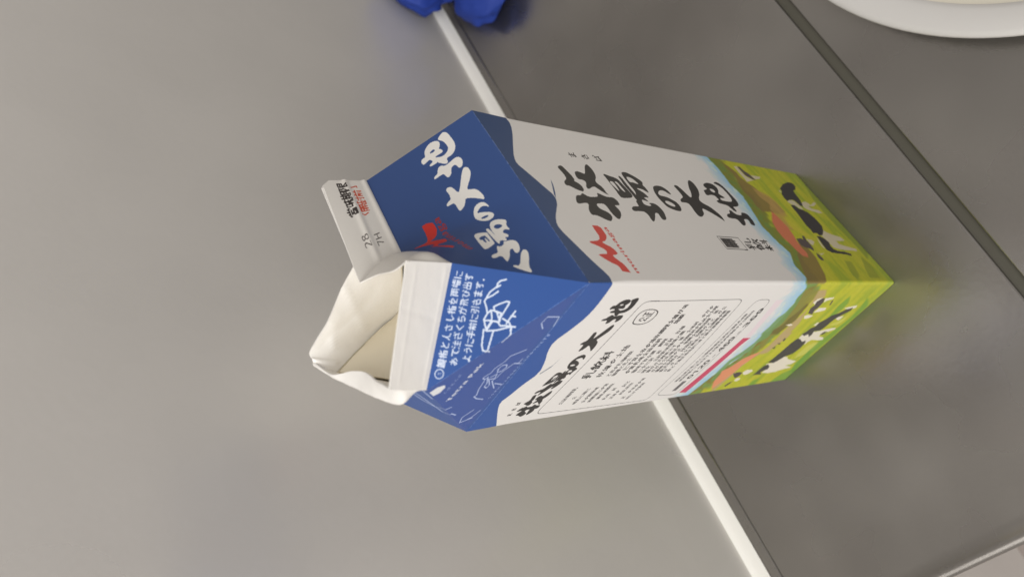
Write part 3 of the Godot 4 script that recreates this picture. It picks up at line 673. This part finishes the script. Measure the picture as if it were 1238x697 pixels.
# a grid of points to one smooth sheet; flat: its print coordinates in millimetres, or none
func grid(st: SurfaceTool, p: Array, nrm: Array, flat: Array, flip := false) -> void:
	for j in p.size() - 1:
		for i in p[j].size() - 1:
			var q := [[j, i], [j + 1, i + 1], [j, i + 1], [j, i], [j + 1, i], [j + 1, i + 1]] if not flip else [[j, i], [j, i + 1], [j + 1, i + 1], [j, i], [j + 1, i + 1], [j + 1, i]]
			for k in q:
				st.set_normal(nrm[k[0]][k[1]] * (-1.0 if flip else 1.0))
				var f: Vector2 = flat[k[0]][k[1]] if flat else Vector2(p[k[0]][k[1]].x, p[k[0]][k[1]].y)
				st.set_uv(Vector2(f.x / 141.0, (FLAT_H - f.y) * D / PH))
				st.add_vertex((p[k[0]][k[1]] - CENTRE) * MM)


# a paper sheet: printed outside, white inside, cut edges; shape(s, t) gives [point, flat]; outward is ds x dt
func paper(shape: Callable, s0: float, s1: float, ns: int, t0: float, t1: float, nt: int, thick: float, outside: Material, inside: Material = null) -> ArrayMesh:
	var p := []
	var f := []
	for j in nt + 1:
		var prow := []
		var frow := []
		for i in ns + 1:
			var r: Array = shape.call(lerpf(s0, s1, float(i) / ns), lerpf(t0, t1, float(j) / nt))
			prow.append(r[0])
			frow.append(r[1])
		p.append(prow)
		f.append(frow)
	var nrm := []
	var low := []
	for j in nt + 1:
		var nrow := []
		var lrow := []
		for i in ns + 1:
			var a: Vector3 = p[j][mini(i + 1, ns)] - p[j][maxi(i - 1, 0)]
			var b: Vector3 = p[mini(j + 1, nt)][i] - p[maxi(j - 1, 0)][i]
			if a.length() < 1e-6:
				var jj := j - 1 if j > 0 else j + 1
				a = p[jj][mini(i + 1, ns)] - p[jj][maxi(i - 1, 0)]
			var n := a.cross(b).normalized()
			nrow.append(n)
			lrow.append(p[j][i] - n * thick)
		nrm.append(nrow)
		low.append(lrow)
	var st := SurfaceTool.new()
	st.begin(Mesh.PRIMITIVE_TRIANGLES)
	grid(st, p, nrm, f)
	st.generate_tangents()
	st.set_material(outside)
	var mesh := st.commit()
	var si := SurfaceTool.new()
	si.begin(Mesh.PRIMITIVE_TRIANGLES)
	grid(si, low, nrm, [], true)
	var rims := [[], [], [], []]
	for i in ns + 1:
		rims[0].append([p[0][i], low[0][i]])
		rims[1].append([low[nt][i], p[nt][i]])
	for j in nt + 1:
		rims[2].append([low[j][0], p[j][0]])
		rims[3].append([p[j][ns], low[j][ns]])
	for r in rims:
		for k in r.size() - 1:
			var quad := [r[k][0], r[k + 1][0], r[k + 1][1], r[k][1]]
			var n: Vector3 = ((quad[1] - quad[0]) as Vector3).cross(quad[3] - quad[0])
			if n.length() < 1e-9:
				n = ((quad[2] - quad[1]) as Vector3).cross(quad[3] - quad[1])
			n = -n.normalized()
			for m in [0, 1, 2, 0, 2, 3]:
				si.set_normal(n)
				si.set_uv(Vector2.ZERO)
				si.add_vertex((quad[m] - CENTRE) * MM)
	si.generate_tangents()
	si.set_material(inside if inside else M.inside)
	return si.commit(mesh)


# ------------------------------------------------------------------ carton
var wrinkle := FastNoiseLite.new()


func worn(p: Vector3, amount: float) -> Vector3:
	# handled card: shallow dents, a few millimetres across
	wrinkle.frequency = 0.11
	wrinkle.fractal_octaves = 2
	return p + Vector3(wrinkle.get_noise_3d(p.x, p.y, p.z), wrinkle.get_noise_3d(p.x + 90, p.y, p.z), wrinkle.get_noise_3d(p.x, p.y + 90, p.z)) * amount


func crease(a: Vector2, b: Vector2, s: float, t: float, w := 0.02) -> float:
	# a pressed fold between two places of a sheet
	var q := Vector2(s, t * 0.45)
	var g := Geometry2D.get_closest_point_to_segment(q, Vector2(a.x, a.y * 0.45), Vector2(b.x, b.y * 0.45))
	return exp(-absf(q.distance_to(g)) / w)


func ridge(s: float) -> Vector3:
	return curve([P0, Vector3(25.6, 231.7, -18.5), Vector3(32.8, 230.5, -25.0), RM], s * 2.0) if s < 0.5 else RM.lerp(RE, 2.0 * s - 1.0)


func fin_top(s: float) -> Vector3:
	return curve([P1, Vector3(20.7, 248.5, -19.0), Vector3(28.4, 244.7, -29.0), FM], s * 2.0) if s < 0.5 else FM.lerp(FE, 2.0 * s - 1.0)


const REAR_TOP := [Vector3(24.4, 251.4, -60.8), Vector3(26.6, 252.5, -59.6), Vector3(28.6, 251.0, -56.6), Vector3(32.0, 247.9, -51.0), Vector3(37.6, 244.3, -45.0), Vector3(42.0, 240.6, -40.0)]
const LIP_TOP := [Vector3(24.4, 251.4, -60.8), Vector3(16.2, 251.4, -56.0), Vector3(11.1, 250.9, -48.0), Vector3(6.8, 251.4, -43.0), Vector3(-0.7, 254.0, -37.0), A1]
const LIP_MID := [Vector3(22.7, 251.7, -61.0), Vector3(15.2, 250.0, -57.0), Vector3(7.2, 249.8, -51.0), Vector3(-1.4, 250.4, -44.0), Vector3(-7.7, 249.0, -38.0), Vector3(-6.8, 249.7, -32.8)]
const BACK := Vector3(0, 0, -1.3)


func curve(p: Array, s: float) -> Vector3:
	var n := p.size() - 1
	var i := clampi(int(floor(s * n)), 0, n - 1)
	var u := s * n - i
	var a: Vector3 = p[maxi(i - 1, 0)]
	var b: Vector3 = p[i]
	var c: Vector3 = p[i + 1]
	var d: Vector3 = p[mini(i + 2, n)]
	return b.cubic_interpolate(c, a, d, u)


func ridge_back(s: float) -> Vector3:
	return curve([Q0, Vector3(24.2, 239.7, -59.2), Vector3(31.5, 228.5, -57.0), Vector3(35.0, 222.5, -50.5), RM + BACK], s * 2.0) if s < 0.5 else ridge(s) + BACK


func fin_top_back(s: float) -> Vector3:
	return curve(REAR_TOP, s * 2.0) if s < 0.5 else REAR_TOP[-1].lerp(FE + BACK, 2.0 * s - 1.0)


func roof_front(s: float, t: float) -> Array:
	return [S0.lerp(S1, s).lerp(ridge(s), t), Vector2(70.5 + 70.5 * s, 204.5 + 42 * t)]


func fin_front(s: float, t: float) -> Array:
	t *= 1.0 - 0.16 * pow(smoothstep(0.96, 1.0, s), 2.0)               # rounded corner
	var p := ridge(s).lerp(fin_top(s), t)
	var k := 4.0 * t * (1.0 - t) * smoothstep(0.0, 0.12, s) * (1.0 - smoothstep(0.44, 0.52, s))
	p += Vector3(0.8, 1.2, 3.2) * k                                    # the peeled layer curls over
	p += Vector3(0, 0.15, 0.5) * (exp(-pow((t - 0.5) / 0.06, 2.0)) + exp(-pow((t - 0.06) / 0.05, 2.0))) * smoothstep(0.5, 0.58, s)   # pressed ribs of the seal
	return [p, Vector2(70.5 + 70.5 * s, 246.5 + 17 * t)]


func roof_back(s: float, t: float) -> Array:   # s from the right end to the left
	var p := S3.lerp(S2, s).lerp(ridge_back(1.0 - s), t)
	p += Vector3(0, 1.0, -3.0) * smoothstep(0.35, 0.6, s) * (1.0 - smoothstep(0.7, 1.0, s)) * sin(PI * t) * sqrt(t)      # pushed open, the panel bows back
	return [p, Vector2(141.0 - 70.5 * s, 204.5 + 42 * t)]


func fin_back(s: float, t: float) -> Array:
	t *= 1.0 - 0.16 * pow(smoothstep(0.96, 1.0, 1.0 - s), 2.0)
	var p := ridge_back(1.0 - s).lerp(fin_top_back(1.0 - s), t)
	var loose := smoothstep(0.5, 0.6, s)
	p += Vector3(-0.2, 0.3, 0.8) * (crease(Vector2(0.60, 0.95), Vector2(0.74, 0.30), s, t) + 0.8 * crease(Vector2(0.72, 0.9), Vector2(0.84, 0.55), s, t) - 0.8 * crease(Vector2(0.55, 0.4), Vector2(0.80, 0.85), s, t, 0.03) + 0.7 * crease(Vector2(0.93, 0.2), Vector2(0.97, 1.0), s, t, 0.012)) * loose
	return [worn(p, 0.14 * loose), Vector2(20, 255)]


func spout_front(s: float, t: float) -> Array:   # triangle A, S0, P: s 0 at the A edge
	var a := S0.lerp(A0, t)
	var b := S0.lerp(P0, t)
	return [a.lerp(b, s), Vector2(lerpf(70.5 - 35.25 * t, 70.5, s), 204.5 + 42 * t)]


func spout_front_lip(s: float, t: float) -> Array:
	var p := A0.lerp(P0, s).lerp(A1.lerp(P1, s), t)
	var n := Vector3(-0.4, 0.5, 0.75)
	var free := smoothstep(0.0, 0.08, s) * smoothstep(0.0, 0.08, 1.0 - s) * smoothstep(0.0, 0.05, t)
	p += n * (0.22 * exp(-pow((t - 0.10) / 0.03, 2.0)) + 0.16 * exp(-pow((t - 0.78) / 0.03, 2.0)) - 0.15 * crease(Vector2(0.55, 0.15), Vector2(0.62, 0.95), s, t, 0.02)) * free
	p = worn(p, 0.06 * free)
	return [p, Vector2(35.25 + 35.25 * s, 246.9 + 17 * t)]


func spout_left(s: float, t: float) -> Array:    # triangle S2, S0, A
	var a := S2.lerp(A0, t)
	var b := S0.lerp(A0, t)
	return [a.lerp(b, s), Vector2(lerpf(35.25 * t, 70.5 - 35.25 * t, s), 204.5 + 42 * t)]


func spout_back(s: float, t: float) -> Array:    # triangle Q, S2, A
	var a := S2.lerp(Q0, t)
	var b := S2.lerp(A0, t)
	return [a.lerp(b, s), Vector2(lerpf(0.0, 35.25 * t, s), 204.5 + 42 * t)]


func spout_back_lip(s: float, t: float) -> Array:
	var a := Q0.lerp(A0, s)
	var b := curve(LIP_MID, s)
	var c := curve(LIP_TOP, s)
	var p := a.lerp(b, t / 0.6) if t < 0.6 else b.lerp(c, (t - 0.6) / 0.4)
	p = p.lerp(a * (1 - t) * (1 - t) + (b * 2.0 - a * 0.5 - c * 0.5) * 2.0 * t * (1 - t) + c * t * t, 0.6)
	return [worn(p, 0.16 * smoothstep(0.0, 0.15, 1.0 - s) * smoothstep(0.0, 0.15, s)), Vector2(20, 255)]


func gable_right(s: float, t: float) -> Array:   # the folded-in end
	var m := Vector3(58, 217, -35.3)
	return [S1.lerp(m, t).lerp(S3.lerp(m, t), s), Vector2(lerpf(35.25 * t, 70.5 - 35.25 * t, s), 204.5 + 42 * t)]


func gable_wing_front(s: float, t: float) -> Array:
	var m := Vector3(58, 217, -35.3)
	return [(S1 + Vector3(-0.8, -0.8, 0)).lerp(RE + Vector3(-1.5, -2.0, -0.4), t).lerp(S1.lerp(m, t), s), Vector2(70.5 - 35 * s * t, 204.5 + 42 * t)]


func gable_wing_back(s: float, t: float) -> Array:
	var m := Vector3(58, 217, -35.3)
	return [S3.lerp(m, t).lerp(S3.lerp(RE + Vector3(-1.5, -2.0, -1.0), t), s), Vector2(35 * (1.0 - s) * t, 204.5 + 42 * t)]


func gusset(s: float, t: float) -> Array:      # the once folded-in web, hanging below the open mouth
	var a := curve([Q0, Vector3(24.2, 239.7, -59.2), Vector3(31.5, 228.5, -57.0), Vector3(35.0, 222.5, -50.5), RM + BACK], s) + Vector3(-0.6, -0.8, 1.0)
	var b := Vector3(-5.7, 244.8, -34.8).lerp(Vector3(18.3, 234.5, -14.8), s)
	return [worn(a.lerp(b, t) + Vector3(0, -3.5 * sin(PI * t), 0), 0.2), Vector2(20, 255)]


func body_mesh() -> ArrayMesh:
	var low := [Vector3(0, 0.4, -70.5), Vector3(0, 0.4, 0), Vector3(70.5, 0.4, 0), Vector3(70.5, 0.4, -70.5)]
	var high := [S2, S0, S1, S3]
	var face := [Vector3(-1, 0, 0), Vector3(0, 0, 1), Vector3(1, 0, 0), Vector3(0, 0, -1)]
	var so := SurfaceTool.new()
	so.begin(Mesh.PRIMITIVE_TRIANGLES)
	var si := SurfaceTool.new()
	si.begin(Mesh.PRIMITIVE_TRIANGLES)
	var rows := 25
	for k in 4:
		var p := []
		var nrm := []
		var f := []
		var inn := []
		for j in rows + 1:
			var t := float(j) / rows
			var a: Vector3 = low[k].lerp(high[k], t)
			var b: Vector3 = low[(k + 1) % 4].lerp(high[(k + 1) % 4], t)
			var r: float = 1.3 * (1.0 - smoothstep(0.9, 1.0, t) * 0.9)
			var prev: Vector3 = face[(k + 3) % 4]
			var next: Vector3 = face[(k + 1) % 4]
			var n: Vector3 = face[k]
			var prow := []
			var nrow := []
			var frow := []
			var irow := []
			var u := (b - a).normalized()
			for i in 13:
				var q: Vector3
				var nn := n
				if i < 3:      # second half of the corner arc
					var ang := lerpf(PI / 4, 0, i / 3.0)
					nn = (n * cos(ang) + prev * sin(ang)).normalized()
					q = a + u * r - n * r + nn * r
				elif i > 9:
					var ang := lerpf(0, PI / 4, (i - 9) / 3.0)
					nn = (n * cos(ang) + next * sin(ang)).normalized()
					q = b - u * r - n * r + nn * r
				else:
					var w := (i - 3) / 6.0
					q = (a + u * r).lerp(b - u * r, w)
					# card bows out a little between its folds
					q += n * (0.7 + 0.5 * wrinkle.get_noise_3d(q.x * 0.3, q.y * 0.3, q.z * 0.3)) * sin(PI * w) * sin(PI * t)
				var s := clampf((q - a).dot(u) / (b - a).length(), 0.0, 1.0)
				prow.append(q)
				nrow.append(nn)
				frow.append(Vector2(70.5 * (k % 2) + 0.05 + 70.4 * s, 204.5 * t))
				irow.append(q - nn * 0.5)
			p.append(prow)
			nrm.append(nrow)
			f.append(frow)
			inn.append(irow)
		grid(so, p, nrm, f)
		grid(si, inn, nrm, [], true)
	so.generate_tangents()
	so.set_material(M.print)
	si.generate_tangents()
	si.set_material(M.inside)
	return si.commit(so.commit())


func carton() -> void:
	var c := thing("milk_carton", "opened blue and white milk carton printed with cows, its spout folded out, on the counter", "milk carton", Vector3.ZERO, deg_to_rad(5.2))
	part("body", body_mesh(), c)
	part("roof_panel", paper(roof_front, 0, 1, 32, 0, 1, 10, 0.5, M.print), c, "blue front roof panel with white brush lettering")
	part("roof_panel", paper(roof_back, 0, 1, 60, 0, 1, 20, 0.5, M.print), c)
	part("fin", paper(fin_front, 0, 1, 80, 0, 1, 30, 0.4, M.print, M.board), c, "white top fin printed with the date")
	part("fin", paper(fin_back, 0, 1, 90, 0, 1, 18, 0.4, M.board, M.board), c)
	part("spout_panel", paper(spout_front, 0, 1, 12, 0, 1, 12, 0.5, M.print), c, "blue spout panel with white drawing of two hands")
	part("spout_panel", paper(spout_left, 0, 1, 12, 0, 1, 12, 0.5, M.print), c)
	part("spout_panel", paper(spout_back, 0, 1, 12, 0, 1, 12, 0.5, M.print), c)
	part("spout_lip", paper(spout_front_lip, 0, 1, 50, 0, 1, 30, 0.4, M.board, M.board), c, "plain white front lip of the open spout")
	part("spout_lip", paper(spout_back_lip, 0, 1, 50, 0, 1, 14, 0.4, M.board, M.board), c, "wavy white rear lip of the open spout")
	part("gable_panel", paper(gable_right, 0, 1, 6, 0, 1, 6, 0.5, M.print), c)
	part("gable_panel", paper(gable_wing_front, 0, 1, 6, 0, 1, 6, 0.4, M.print), c)
	part("gable_panel", paper(gable_wing_back, 0, 1, 6, 0, 1, 6, 0.4, M.print), c)
	part("gusset", paper(gusset, 0, 1, 16, 0, 1, 12, 0.5, M.inside), c)
	var milk := PlaneMesh.new()  # unseen milk surface, added to bounce light up into the open spout
	milk.size = Vector2(0.0675, 0.0675)
	milk.material = plain("milk", Color(0.88, 0.86, 0.80), 0.15)
	part("milk", milk, c).position = Vector3(0, 0.186, 0)
	var base := BoxMesh.new()
	base.size = Vector3(0.0686, 0.0012, 0.0686)
	base.material = M.board
	part("base", base, c).position = Vector3(0, 0.0012, 0)


# ------------------------------------------------------------------ setting
# a profile in the (a, b) plane swept along a straight line
func sweep(profile: PackedVector2Array, from: Vector3, to: Vector3, ax: Vector3, ay: Vector3, mat: Material, smooth_it := true) -> ArrayMesh:
	var st := SurfaceTool.new()
	st.begin(Mesh.PRIMITIVE_TRIANGLES)
	st.set_smooth_group(1 if smooth_it else -1)
	var n := profile.size()
	var steps := 1
	for i in n - 1:
		var a := ax * profile[i].x + ay * profile[i].y
		var b := ax * profile[i + 1].x + ay * profile[i + 1].y
		for k in steps:
			for v in [from + a, to + b, from + b, from + a, to + a, to + b]:
				st.set_uv(Vector2(v.x, v.z))
				st.add_vertex(v)
	st.generate_normals()
	st.set_material(mat)
	return st.commit()


func setting() -> void:
	# counter: one steel sheet from the wall to the gap, its left end rolled over into a bead
	var z0 := -0.0885
	var z1 := 0.0735
	var prof := PackedVector2Array()
	prof.append(Vector2(0.9, 0))
	prof.append(Vector2(-0.1345, 0))
	for k in 9:
		var a := lerpf(-PI / 2, 0, k / 8.0)
		prof.append(Vector2(-0.1345 - 0.004 * sin(a + PI / 2) , 0.004 - 0.004 * cos(a + PI / 2)))
	for k in 13:
		var a := lerpf(0, PI, k / 12.0)
		prof.append(Vector2(-0.1420 + 0.0035 * cos(a), 0.0045 + 0.0035 * sin(a)))
	prof.append(Vector2(-0.1455, -0.03))
	# drawn from the far right to the left, so the sheet faces up
	var top := PackedVector2Array()
	top.append(Vector2(0.9, 0))
	top.append(Vector2(-0.1340, 0))
	for k in range(1, 7):
		var a := k / 6.0 * PI / 6.0
		top.append(Vector2(-0.1340 - 0.012 * sin(a), 0.012 - 0.012 * cos(a)))
	var c0: Vector2 = top[top.size() - 1] + Vector2(-0.003 * sin(PI / 6), -0.003 * cos(PI / 6))
	for k in range(1, 13):
		var a := PI / 3 + k / 12.0 * (PI * 2.0 / 3.0)
		top.append(c0 + Vector2(cos(a), sin(a)) * 0.003)
	top.append(Vector2(c0.x - 0.003, -0.04))
	struct("counter", sweep(top, Vector3(0, 0, z1), Vector3(0, 0, z0), Vector3.RIGHT, Vector3.UP, M.steel))
	var lip := PackedVector2Array()   # rolled edges of the gap
	for k in 7:
		var a := k / 6.0 * PI / 2
		lip.append(Vector2(0.0008 * sin(a), -0.0008 + 0.0008 * cos(a)))
	lip.append(Vector2(0.0008, -0.02))
	struct("counter_edge", sweep(lip, Vector3(-0.132, 0, z1), Vector3(0.9, 0, z1), Vector3(0, 0, 1), Vector3.UP, M.steel))
	var near := PackedVector2Array()
	near.append(Vector2(0.6, 0))
	near.append(Vector2(0.0008, 0))
	for k in range(1, 7):
		var a := k / 6.0 * PI / 2
		near.append(Vector2(0.0008 - 0.0008 * sin(a), -0.0008 + 0.0008 * cos(a)))
	near.append(Vector2(0, -0.02))
	struct("counter_front", sweep(near, Vector3(0.9, 0, z1 + 0.0056), Vector3(-0.14, 0, z1 + 0.0056), Vector3(0, 0, 1), Vector3.UP, M.steel))
	var gap := BoxMesh.new()
	gap.size = Vector3(1.05, 0.004, 0.02)
	gap.material = M.dark
	struct("counter_gap", gap).position = Vector3(0.38, -0.0042, z1 + 0.003)
	# back strip of the counter: a flange that sits a hair higher
	var strip := PackedVector2Array([Vector2(0, -0.004), Vector2(0, -0.0004), Vector2(-0.0004, 0.0), Vector2(-0.0068, 0.0)])
	struct("counter_strip", sweep(strip, Vector3(0.9, 0, -0.0893), Vector3(-0.140, 0, -0.0893), Vector3(0, 0, 1), Vector3.UP, M.steel, false))
	var seam := BoxMesh.new()
	seam.size = Vector3(1.035, 0.003, 0.004)
	seam.material = M.dark
	struct("counter_seam", seam).position = Vector3(0.3825, -0.0025, -0.0889)
	# sealant in the corner
	var bead := PackedVector2Array()
	for k in 9:
		var t := k / 8.0
		bead.append(Vector2(lerpf(0.0, -0.0060, t), lerpf(0.0004, 0.0058, t) + 0.0010 * sin(PI * t)))
	struct("sealant", sweep(bead, Vector3(0.9, 0, -0.0946), Vector3(-0.146, 0, -0.0946), Vector3(0, 0, 1), Vector3.UP, M.seal))
	var wall := BoxMesh.new()
	wall.size = Vector3(3.0, 1.6, 0.02)
	wall.material = M.wall
	struct("wall", wall).position = Vector3(0.3, 0.5, -0.1104)
	var floor_ := BoxMesh.new()
	floor_.size = Vector3(3.0, 0.04, 3.0)
	floor_.material = plain("floor", Color(0.42, 0.36, 0.33), 0.5)
	struct("floor", floor_).position = Vector3(0, -0.80, 1.2)


func lathe(profile: PackedVector2Array, seg: int, mat: Material) -> ArrayMesh:
	var st := SurfaceTool.new()
	st.begin(Mesh.PRIMITIVE_TRIANGLES)
	st.set_smooth_group(1)
	for i in profile.size() - 1:
		for k in seg:
			var a0 := TAU * k / seg
			var a1 := TAU * (k + 1) / seg
			var q := []
			for e in [[i, a0], [i, a1], [i + 1, a1], [i + 1, a0]]:
				var p: Vector2 = profile[e[0]]
				q.append(Vector3(p.x * cos(e[1]), p.y, p.x * sin(e[1])))
			for m in [0, 1, 2, 0, 2, 3]:
				st.set_uv(Vector2.ZERO)
				st.add_vertex(q[m])
	st.generate_normals()
	st.set_material(mat)
	return st.commit()


func plate() -> void:
	var o := thing("plate", "white round plate with a wide flat rim lying beyond the dark gap", "plate", Vector3(0.115, 0, 0.2272))
	var out := PackedVector2Array([Vector2(0.0, 0.003), Vector2(0.07, 0.003), Vector2(0.072, 0.0005), Vector2(0.075, 0.0005), Vector2(0.078, 0.003), Vector2(0.100, 0.0055), Vector2(0.132, 0.0095), Vector2(0.1362, 0.0108), Vector2(0.1372, 0.0122), Vector2(0.1366, 0.0134), Vector2(0.1345, 0.0138), Vector2(0.130, 0.0132), Vector2(0.1262, 0.0124), Vector2(0.1245, 0.0116), Vector2(0.1235, 0.0104)])
	part("rim", lathe(out, 160, M.glaze), o)
	var well := PackedVector2Array([Vector2(0.1236, 0.0105), Vector2(0.118, 0.0088), Vector2(0.108, 0.0072), Vector2(0.100, 0.0066), Vector2(0.05, 0.0062), Vector2(0.0, 0.0062)])
	part("well", lathe(well, 160, M.well), o, "cream well of the plate")


func cloth() -> void:
	# a bunched cloth: two soft folds, one on the counter and one against the wall
	var o := thing("blue_cloth", "bunched dark blue cloth by the wall at the edge of the picture", "cloth", Vector3(0.292, 0, -0.068))
	var st := SurfaceTool.new()
	st.begin(Mesh.PRIMITIVE_TRIANGLES)
	st.set_smooth_group(1)
	var n := FastNoiseLite.new()
	n.seed = 4
	n.frequency = 1.1
	n.fractal_octaves = 3
	for lobe in [[Vector3(-0.015, 0.0115, 0.014), Vector3(0.026, 0.0112, 0.024)], [Vector3(0.015, 0.0305, -0.018), Vector3(0.022, 0.020, 0.0125)], [Vector3(0.022, 0.014, -0.003), Vector3(0.024, 0.0135, 0.024)]]:
		var p := []
		for j in 25:
			var row := []
			var b := -PI / 2 + PI * j / 24.0
			for i in 49:
				var a := TAU * (i % 48) / 48.0
				var d := Vector3(cos(a) * cos(b), sin(b), sin(a) * cos(b))
				var k: float = 1.0 + 0.16 * n.get_noise_3d(d.x * 1.4 + lobe[0].x * 90.0, d.y * 1.4, d.z * 1.4)
				var q: Vector3 = lobe[0] + d * lobe[1] * k
				row.append(Vector3(q.x, maxf(q.y, 0.0004), maxf(q.z, -0.0316)))
			p.append(row)
		for j in 24:
			for i in 48:
				for k in [[j, i], [j + 1, i], [j + 1, i + 1], [j, i], [j + 1, i + 1], [j, i + 1]]:
					st.set_uv(Vector2.ZERO)
					st.add_vertex(p[k[0]][k[1]])
	st.generate_normals()
	st.set_material(M.blue)
	part("folds", st.commit(), o)
